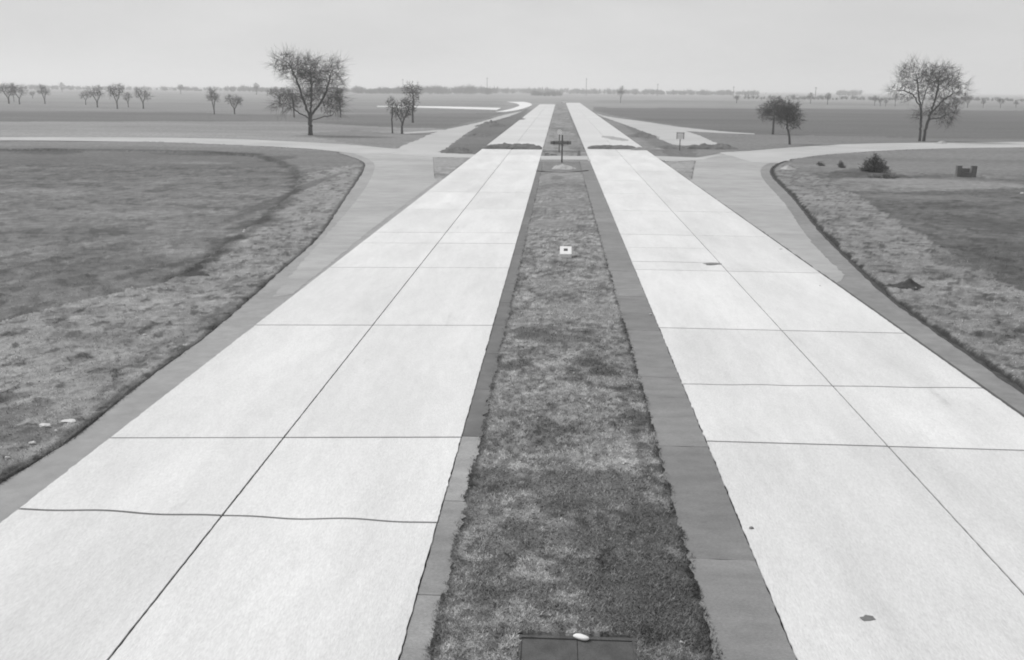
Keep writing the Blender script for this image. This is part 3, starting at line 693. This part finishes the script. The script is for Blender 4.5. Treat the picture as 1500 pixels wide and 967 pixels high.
# orchard rows far off: a few grown kinds, copied
kinds = []
for q, sd in enumerate((61, 62, 63, 64)):
    lob = [[(-1.1,0,4.2,1.2,1.2,1.2,170),(.9,0,4.5,1.4,1.3,1.3,200),(0,0,3.4,1.1,1.1,.8,80)], [(0,0,4.2,1.8,1.7,1.5,300),(0,0,5.4,.7,.7,.6,40)],
           [(-.9,0,4.0,1.4,1.4,1.4,190),(1.3,0,3.7,1.2,1.2,1.1,150)], [(.1,0,4.0,1.9,1.7,1.2,250),(-.6,0,5.2,1,1,.7,80)]][q]
    T, K = colonise(sd, [(-1,[(0,0,-.2),(.06,0,1.2),(.0,0,2.3)]),(5,[(0,0,1.6),(-.7,.1,3.0),(-1,.1,3.8)]),(5,[(0,0,1.6),(.7,0,3.0),(1,-.1,3.9)])], lob, step=.22, kill=.3, tip=.02, twigs=7, tw=.85, twr=.018)
    kinds.append((mesh('trunk', T.v, T.f), mesh('crown', K.v, K.f)))
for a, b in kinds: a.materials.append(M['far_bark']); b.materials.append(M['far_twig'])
GO = 'bare orchard trees far off in the left fields'; GR2 = 'far trees in the right fields'
rows = [(13,152,31,'leftmost orchard tree, at the left edge of the picture',GO,1.2),(20.5,149,24,'slim orchard tree just right of the leftmost one',GO,.7),(29,153,30,'orchard tree third from the left edge, crown touching its neighbour',GO,1.1),
 (66,152.5,27,'lone orchard tree between the left edge group and the middle row',GO,1.1),(48,144.5,11,'tiny far tree just left of the lone orchard tree',GO,1),(91,135,14,'tiny far tree on the left skyline',GO,1),
 (126,154,23,'faint slim orchard tree starting the middle row',GO,.9),(143,157.5,31,'orchard tree with a wide V-shaped crown, second in the middle row',GO,1.1),(172,160,38,'tallest orchard tree, middle of the row',GO,.85),
 (188,157.5,22,'short orchard tree right behind the tallest one',GO,1),(210,159.5,32,'last orchard tree of the middle row, wide crown on a straight trunk',GO,1.05),
 (314,168,38,'orchard tree with a tight dark crown, left of the two near the big tree',GO,.8),(344,168,30,'orchard tree with a round crown, right of the two near the big tree',GO,1.1),
 (265,138,14,'tiny pale tree on the skyline left of the tight-crowned orchard tree',GO,1.2),(376,139,18,'pale far tree on the skyline left of the big bare tree',GO,1),
 (909,151,24,'small pale tree beside the far end of the right carriageway',GR2,.7),(1079,151.5,12,'small far shrubby tree left of the dense pair',GR2,1.3),
 (1187,152,16,'left one of two small far trees right of the dense pair',GR2,.9),(1212,153.5,18,'right one of two small far trees right of the dense pair',GR2,1.1),
 (1281,155.5,15,'first small tree in the far row before the two-stemmed tree',GR2,1),(1289,156,13,'second small tree in the far row before the two-stemmed tree',GR2,.8),(1297,156.5,11,'third and smallest tree in the far row before the two-stemmed tree',GR2,1),
 (1311,156,22,'thin far tree just left of the two-stemmed tree',GR2,.7),(1400,163,20,'far bushy tree directly right of the two-stemmed tree',GR2,1.6),(1417,158,18,'far tree second to the right of the two-stemmed tree',GR2,1),(1440,158,12,'short far tree between two taller ones near the right edge',GR2,1),
 (1465,158.5,16,'far dark upright tree near the right edge',GR2,.8),(1488,158,10,'small far tree nearest the right edge of the picture',GR2,1.2)]
for i, (px, py, hp, lb, g, wf) in enumerate(rows):
    x, y = P(px, py); H = hp*mpp(px, py); root = thing('orchard_tree' if g == GO else 'far_tree', (x,y,-.05), lb, 'tree', g, random.uniform(0,6.28))
    root.scale = (H/6*wf, H/6*wf, H/6)
    for nme, me in zip(('trunk','crown'), kinds[i % 4]): link(me, nme, None, root)

# far woods and hedges that read as one mass
def treeline(name, px0, px1, py, h0, h1, n, seed, label, dens=30, slope=TILT, ragged=1.0, m=None):
    r = random.Random(seed); K = MB()
    for i in range(n):
        px = r.uniform(px0, px1); pyy = py+(px-px0)*slope+r.uniform(-.8,.8); x, y = P(px, pyy); s = mpp(px, pyy)
        env = .65+.7*float(fbm(np.array([px*.05]), np.array([seed*3.1]), seed)[0])
        H = r.uniform(h0, h1)*s*env; W = H*r.uniform(.35,.7)
        K.tube([(x,y,-.3),(x+r.uniform(-.3,.3),y,H*.7)], [.16,.06], 3)
        for _ in range(dens):
            a = r.uniform(0,6.28); q = r.random()**.5; z0 = H*r.uniform(.1,.55); 
            x0 = x+math.cos(a)*W*q*.5; y0 = y+math.sin(a)*W*q*.5
            x1 = x+math.cos(a)*W*q*r.uniform(.8,1.3); y1 = y+math.sin(a)*W*q; z1 = min(H*1.05, z0+H*r.uniform(.2,.55)*(1.25-q*.6)); t = s*r.uniform(.16,.4)
            K.tube([(x0,y0,z0),(x1,y1,z1)], [t, t*.35], 3)
    return tag(K.build(name, m or M['far_twig']), label, 'trees', kind='stuff')
treeline('distant_wood', 520, 725, 137.3, 9, 13, 240, 1, 'dark far wood on the skyline left of the road end', slope=.006)
treeline('distant_hedge', 700, 1110, 136.5, 5.5, 9.5, 330, 2, 'low far hedge along the skyline beyond the road end')
treeline('distant_hedge', 330, 530, 134.5, 6, 10, 150, 3, 'far hedge on the skyline behind the big left tree')
treeline('distant_hedge', -250, 420, 128.5, 4, 8.5, 330, 4, 'faint far tree line on the left skyline', dens=22)
treeline('distant_hedge', 1090, 1750, 145.0, 3, 7.5, 330, 5, 'faint far tree line on the right skyline', dens=22)
treeline('distant_wood', 780, 822, 140.5, 6, 9, 50, 6, 'small dark thicket right behind the end of the median')
treeline('distant_wood', 1226, 1260, 140.5, 6, 10, 30, 7, 'pale far grove on the skyline right of the dense pair', dens=40)

# ------------------------------------------------------------------ shrubs
def shrub(px, py, wpx, hpx, label, seed, n, name='shrub', group=None):
    x, y = P(px, py); s = mpp(px, py); W = wpx*s/2; H = hpx*s; r = random.Random(seed)
    root = thing(name, (x,y,0), label, 'shrub', group); St = MB(); K = MB(); Lf = MB()
    for i in range(n):
        a = r.uniform(0,6.28); q = r.random()**.7; ex = math.cos(a)*W*q; ey = math.sin(a)*W*q; z = H*(1-.72*q)*r.uniform(.25,1.12)
        p1 = Vector((ex*.35, ey*.35, z*.5)); e = Vector((ex, ey, z))
        (St if i % 4 == 0 else K).tube([(ex*.12,ey*.12,-.05), p1, e], [.018,.012,.006], 3)
        for _ in range(5):
            b = p1.lerp(e, r.random()); d = Vector((r.gauss(0,1)+ex*.4, r.gauss(0,1)+ey*.4, abs(r.gauss(0,1)))).normalized()*r.uniform(.15,.35)
            K.tube([b, b+d], [.009,.004], 3)
            for _k in range(3):
                c = b+d*r.random()+Vector((r.gauss(0,.05),r.gauss(0,.05),r.gauss(0,.05))); d1 = Vector((r.gauss(0,1),r.gauss(0,1),r.gauss(0,1))).normalized()*.045; d2 = d1.orthogonal()*.7
                m_ = len(Lf.v); Lf.v += [tuple(c-d1),tuple(c+d2),tuple(c+d1),tuple(c-d2)]; Lf.f.append((m_,m_+1,m_+2,m_+3))
    St.build('stem', M['bark'], root); K.build('twigs', M['twig'], root)['kind'] = 'stuff'; Lf.build('leaves', M['leaf'], root)['kind'] = 'stuff'
shrub(1280, 253, 46, 28, 'large dark twiggy shrub in the right field below the access road', 1, 330)
shrub(1232, 247, 11, 13, 'small thin shrub left of the large dark shrub', 2, 22)
shrub(1203, 244, 20, 7, 'low scrubby growth right of the pale sand heap', 3, 16)
shrub(1296, 262, 50, 6, 'low weedy growth at the foot of the large dark shrub', 4, 34)

# ------------------------------------------------------------------ signs
def sign_cross():
    x, y = P(823, 239); s = mpp(823, 239); t = thing('road_sign', (x,y,0), 'dark post with a wide dark cross board standing in the sand heap on the median', 'road sign')
    MB().tube([(0,0,-.3),(0,0,40*s)], [.075,.065], 8).build('post', M['dark_iron'], t)
    b = MB().box(-17*s, 13*s, -.035, .035, 27*s, 31.5*s); b2 = b.build('sign_board', M['board_grey'], t)
    MB().box(-2.2*s, 2.0*s, -.06, -.04, 25.5*s, 32.5*s).build('centre_plate', M['board_grey'], t)
    for q in (-12, 8): MB().box(q*s-.03, q*s+.03, -.07, -.037, 26.5*s, 32*s).build('board_cleat', M['dark_iron'], b2)
    MB().tube([(0,0,40*s),(0,0,40.5*s)], [.1,.06], 8).build('post_cap', M['dark_iron'], t)
sign_cross()
def disc(mb, c, r, th, n=20):
    k = len(mb.v)
    for yy in (-th/2, th/2):
        for i in range(n): a = 2*math.pi*i/n; mb.v.append((c[0]+math.cos(a)*r, c[1]+yy, c[2]+math.sin(a)*r))
    mb.f += [tuple(range(k, k+n)), tuple(range(k+2*n-1, k+n-1, -1))]+[(k+i, k+n+i, k+n+(i+1)%n, k+(i+1)%n) for i in range(n)]
    return mb
def sign_round(px, py, hpx, rpx, label, pale):
    x, y = P(px, py); s = mpp(px, py); t = thing('road_sign', (x,y,0), label, 'road sign')
    MB().tube([(0,0,-.3),(0,0,hpx*s)], [.06,.05], 8).build('post', M['pole'], t)
    if pale:
        disc(MB(), (0,-.08,hpx*s), rpx*s, .03).build('sign_disc', M['paint_white'], t)
        disc(MB(), (0,-.105,hpx*s), rpx*s*.3, .012).build('disc_centre', M['block'], t)
    else:
        MB().box(-rpx*s, rpx*s, -.085, -.055, hpx*s-rpx*s*1.1, hpx*s+rpx*s*.6).build('sign_plate', M['paint_white'], t)
        m = MB()
        for a, b in ((-rpx*s, -rpx*s*.8), (rpx*s*.8, rpx*s)): m.box(a, b, -.1, -.087, hpx*s-rpx*s*1.1, hpx*s+rpx*s*.6)
        m.box(-rpx*s, rpx*s, -.1, -.087, hpx*s+rpx*s*.42, hpx*s+rpx*s*.6); m.build('plate_border', M['gutter_pale'], t)
sign_round(819, 224, 30, 3.6, 'thin post with a pale round disc behind the dark cross board sign', True)
sign_round(995.5, 221, 23, 5.6, 'small pale plate sign on a thin post at the tip of the right slip road', False)

# low white barrier blocks at both ends of the median crossing
def barrier(px, py, wpx, hpx, label, rz=0):
    x, y = P(px, py); s = mpp(px, py); t = thing('barrier_block', (x,y,.05), label, 'barrier', 'pale barrier blocks at the median crossing', rz)
    MB().box(-wpx*s/2, wpx*s/2, -.25, .25, 0, hpx*s, .02, .05).build('block', M['gutter_pale'], t)
    MB().box(-wpx*s/2-.04, wpx*s/2+.04, -.3, .3, -.05, .06, .01).build('footing', M['gutter_dark'], t)
barrier(801, 229, 7, 5, 'pale squat barrier block on the left side of the median crossing')
barrier(848, 229, 5, 8, 'taller pale barrier block on the right side of the median crossing')
barrier(811, 228, 9, 2.2, 'flat pale barrier slab between the left block and the sign posts')
def kerb(name, pts, label, w_=.18, h=.14, m='gutter_pale'):
    pl = PL(pts); root = None; m_ = MB()
    for (x0,y0),(x1,y1) in zip(pl[:-1], pl[1:]):
        d = math.hypot(x1-x0,y1-y0); nx, ny = -(y1-y0)/d*w_/2, (x1-x0)/d*w_/2; n = len(m_.v)
        for z in (-.05, h): m_.v += [(x0+nx,y0+ny,z),(x0-nx,y0-ny,z),(x1-nx,y1-ny,z),(x1+nx,y1+ny,z)]
        m_.f += [(n+4,n+5,n+6,n+7),(n,n+1,n+5,n+4),(n+1,n+2,n+6,n+5),(n+2,n+3,n+7,n+6),(n+3,n,n+4,n+7)]
    o = m_.build(name, M[m]); o['kind'] = 'structure'; return o
kerb('island_kerb', [(790.5,236.2),(861,236.2)], '')
kerb('island_kerb', [(795,222.5),(858,222.5)], '')
kerb('island_kerb', [(786,251.5),(822,254.5),(861,251)], '', m='hole', h=.09)

# white inlet box in the median
def inlet():
    x, y = P(828.5, 381); s = mpp(828.5, 381); wd = 17*s/2; t = thing('drain_inlet', (x,y,.03), 'small white concrete inlet box with a dark square opening, alone in the median grass', 'drain')
    h1, dp, h2 = .19, .62, .42
    m = MB(); m.box(-wd, wd, 0, .07, -.05, h1); m.build('front_wall', M['block'], t)
    for sx in (-1, 1):
        q = MB(); a, b = sorted((sx*wd, sx*(wd-.06)))
        n = 0; q.v = [(a,.073,-.05),(b,.073,-.05),(b,dp,-.05),(a,dp,-.05),(a,.073,h1),(b,.073,h1),(b,dp,h2),(a,dp,h2)]
        q.f = [(0,3,2,1),(4,5,6,7),(0,1,5,4),(1,2,6,5),(2,3,7,6),(3,0,4,7)]; q.build('side_wall', M['block'], t)
    MB().box(-wd+.062, wd-.062, dp-.07, dp, -.05, h2-.01).build('back_wall', M['block'], t)
    # sloping cover with a square hole
    def pl(u0,u1,v0,v1,th=.035):
        q = MB(); sl_ = (h2-h1)/dp
        for dz in (.003, th):
            for u,v in ((u0,v0),(u1,v0),(u1,v1),(u0,v1)): q.v.append((u, v, h1+sl_*v+dz))
        q.f = [(0,3,2,1),(4,5,6,7),(0,1,5,4),(1,2,6,5),(2,3,7,6),(3,0,4,7)]; return q
    a, b, c, d = -.085, .085, .24, .46
    c4 = MB()
    for rc in ((-wd,wd,0,c),(-wd,wd,d,dp),(-wd,a,c+.001,d-.001),(b,wd,c+.001,d-.001)):
        q = pl(*rc); n = len(c4.v); c4.v += q.v; c4.f += [tuple(i+n for i in f) for f in q.f]
    c4.build('cover', M['block'], t)
    MB().box(-wd+.07, wd-.07, .08, dp-.08, -.02, .1).build('sump', M['hole'], t)
inlet()

# sunken dark hatch at the bottom of the picture
def hatch():
    x0, y1 = P(760, 936); x1, _ = P(930, 936); t = thing('drain_hatch', ((x0+x1)/2, y1-.755, .03), 'large dark two-leaf hatch set in the grass of the near median', 'hatch'); wd = (x1-x0)/2
    for sx in (-1,1):
        a, b = (-wd+.05, -.004) if sx < 0 else (.004, wd-.05)
        lf = MB().box(a, b, -.66, .68, -.04, .025).build('hatch_leaf', M['hatch'], t)
        MB().tube([(a+.2,-.3,.03),(a+.22,-.3,.06),(a+.38,-.3,.06),(a+.4,-.3,.03)], [.01]*4, 5).build('lift_ring', M['hole'], lf)
    for a in ((-wd,wd,.69,.75),(-wd,wd,-.75,-.69),(-wd,-wd+.045,-.685,.685),(wd-.045,wd,-.685,.685)):
        MB().box(*a, -.06, .035, .008).build('frame_bar', M['hatch'], t)
    x, y = P(851, 942); m = MB(); n = 18
    for z, r in ((0,.8),(.012,1),(.028,1),(.04,.82)):
        for i in range(n): q = 2*math.pi*i/n; m.v.append((math.cos(q)*.095*r*(1+.12*math.sin(2*q+1)), math.sin(q)*.055*r-.03*math.cos(q), z))
    for k in range(3):
        for i in range(n): m.f.append((k*n+i, k*n+(i+1)%n, (k+1)*n+(i+1)%n, (k+1)*n+i))
    m.f += [tuple(range(n-1,-1,-1)), tuple(range(3*n,4*n))]
    tag(m.build('flat_stone', M['block'], None, (x, y, .066), True), 'pale oval flat stone lying on the far rim of the dark hatch', 'stone')
hatch()

# U-shaped dark headwall in the right field
def headwall():
    x, y = P(1414, 260); s = mpp(1414, 260); t = thing('culvert_headwall', (x,y,0), 'low dark U-shaped block wall standing in the right field', 'culvert')
    MB().box(-14*s, -7*s, -.2, .2, -.1, 17*s, .02).build('pier', M['board_grey'], t)
    MB().box(7*s, 14*s, -.2, .2, -.1, 17*s, .02).build('pier', M['board_grey'], t)
    MB().box(-7*s+.01, 7*s-.01, -.17, .17, -.1, 7*s, .01).build('sill_wall', M['board_grey'], t)
    MB().box(-7*s+.02, 7*s-.02, .19, .25, -.05, 13*s, .01).build('back_plate', M['gutter_dark'], t)
headwall()

# stones and scraps on the verges and lanes
def stone(px, py, wpx, hpx, label, seed, m='pale_stone', group='pale stones and scraps on the verges', name='stone', ang=0):
    x, y = P(px, py); s = mpp(px, py); r = random.Random(seed); W = wpx*s/2; H = max(.03, hpx*s*.6); bm = bmesh.new()
    bmesh.ops.create_icosphere(bm, subdivisions=2, radius=1)
    for v in bm.verts:
        k = 1+r.uniform(-.25,.22)+.25*math.sin(3*v.co.x+seed)*math.cos(2*v.co.y+seed*2); v.co = Vector((v.co.x*W*k, v.co.y*W*.75*k, v.co.z*H*k*.7))
    me = bpy.data.meshes.new(name); bm.to_mesh(me); bm.free()
    o = link(me, name, M[m], None, (x, y, float(height(np.array([x]),np.array([y]))[0])+.02 if abs(x) > 10.2 or -1.7 < x < 2.1 else .062)); o.rotation_euler = (0,0,ang); tag(o, label, 'stone', group)
stone(66,632,17,5,'pale flat stone, left one of the three lying close together on the left verge',1)
stone(101,622,20,4,'long pale flat stone, farthest of the three lying close together on the left verge',2)
stone(85,637,17,5,'pale flat stone nearest the shoulder among the three on the left verge',3)
stone(48,654,10,7,'chunky white stone below the three flat ones on the left verge',4)
stone(11,675,8,4,'small white stone lowest of all on the left verge',5)
stone(1,583,9,8,'white stone at the very left edge of the picture',6)
stone(358,341,6,5,'white stone at the edge of the left field bank',7)
stone(358,339.5,3,6,'small upright white scrap behind the stone at the left field bank',8, name='scrap')
stone(1201,421,3.5,2.5,'tiny white stone at the end of the right taper',9)
stone(1144,367,7,2.5,'small pale chip at the edge of the right carriageway',10)
stone(866,427,3.5,3,'tiny white stone in the median grass beyond the dark soil mark',11)
stone(953,463,4,3,'tiny white stone on the gutter beside the right carriageway',12)
stone(1497,286,5,4,'small white stone at the right edge of the picture in the field',13)
stone(793,565,3,3,'tiny white stone in the middle of the median grass',14)
stone(998,947,5,4,'tiny white stone in the near grass right of the dark hatch',15)
stone(1271,912,22,4,'grey flat scrap lying on the near right lane',16,'tar',None,'scrap')
stone(1100,779,9,3,'dark scrap on the right carriageway near the gutter',17,'tar',None,'scrap')
stone(1043,389,26,3,'flat dark tar patch on the far right carriageway',18,'tar',None,'scrap')
stone(210,430,4,3,'small white stone on the left verge near the field bank',19)
stone(212,493,5,3,'small white stone in the middle of the left verge',20)

# ------------------------------------------------------------------ far poles
def pole(px, py, hpx, label, arms=1):
    x, y = P(px, py); s = mpp(px, py); t = thing('utility_pole', (x,y,0), label, 'pole', 'utility poles on the skyline'); H = hpx*s
    MB().tube([(0,0,-.5),(0,0,H)], [.3,.2], 6).build('pole', M['pole'], t)
    for k in range(arms): MB().box(-1.3,1.3,-.1,.1,H*(.92-.08*k)-.1,H*(.92-.08*k)+.1).build('crossarm', M['pole'], t)
pole(858.5, 141, 26, 'tall dark utility pole on the skyline right of the road end')
pole(713.5, 140, 26, 'utility pole rising from the far wood left of the road end')
pole(590.5, 138, 22, 'faint utility pole on the skyline above the clump of three trees')
pole(963, 141, 18, 'faint utility pole on the skyline right of the tall dark one')
pole(1074, 143, 16, 'faint utility pole left of the dense pair of trees')
pole(1194, 146, 18, 'faint utility pole on the skyline right of the dense pair')
pole(1389, 147, 0.1+14, 'faint utility pole on the skyline behind the two-stemmed tree')
# end of the median: pale end board
x, y = P(826, 152); s = mpp(826, 152); t = thing('end_barricade', (x,y,0), 'small pale board at the far end of the median', 'barrier')
MB().box(-4*s, 4*s, -.05, .05, 1.2*s, 2.6*s).build('board', M['paint_white'], t)
for sx in (-3, 3): MB().box(sx*s-.08, sx*s+.08, -.2, -.06, -.2, 2.4*s).build('leg', M['dark_wood'], t)

# ------------------------------------------------------------------ haze over the plain
hz = MB().box(-9500, 9500, -500, 12000, -1.6, 60).build('haze', None)
hm = bpy.data.materials.new('haze'); hm.use_nodes = True; hn = hm.node_tree; hn.nodes.clear()
ho = hn.nodes.new('ShaderNodeOutputMaterial'); hv = hn.nodes.new('ShaderNodeVolumePrincipled')
hv.inputs['Color'].default_value = (.95,.95,.95,1); hv.inputs['Density'].default_value = .00055; hv.inputs['Anisotropy'].default_value = 0.2
hn.links.new(hv.outputs[0], ho.inputs['Volume']); hz.data.materials.append(hm)
tag(hz, 'thin pale haze lying over the whole plain', 'haze', kind='stuff')
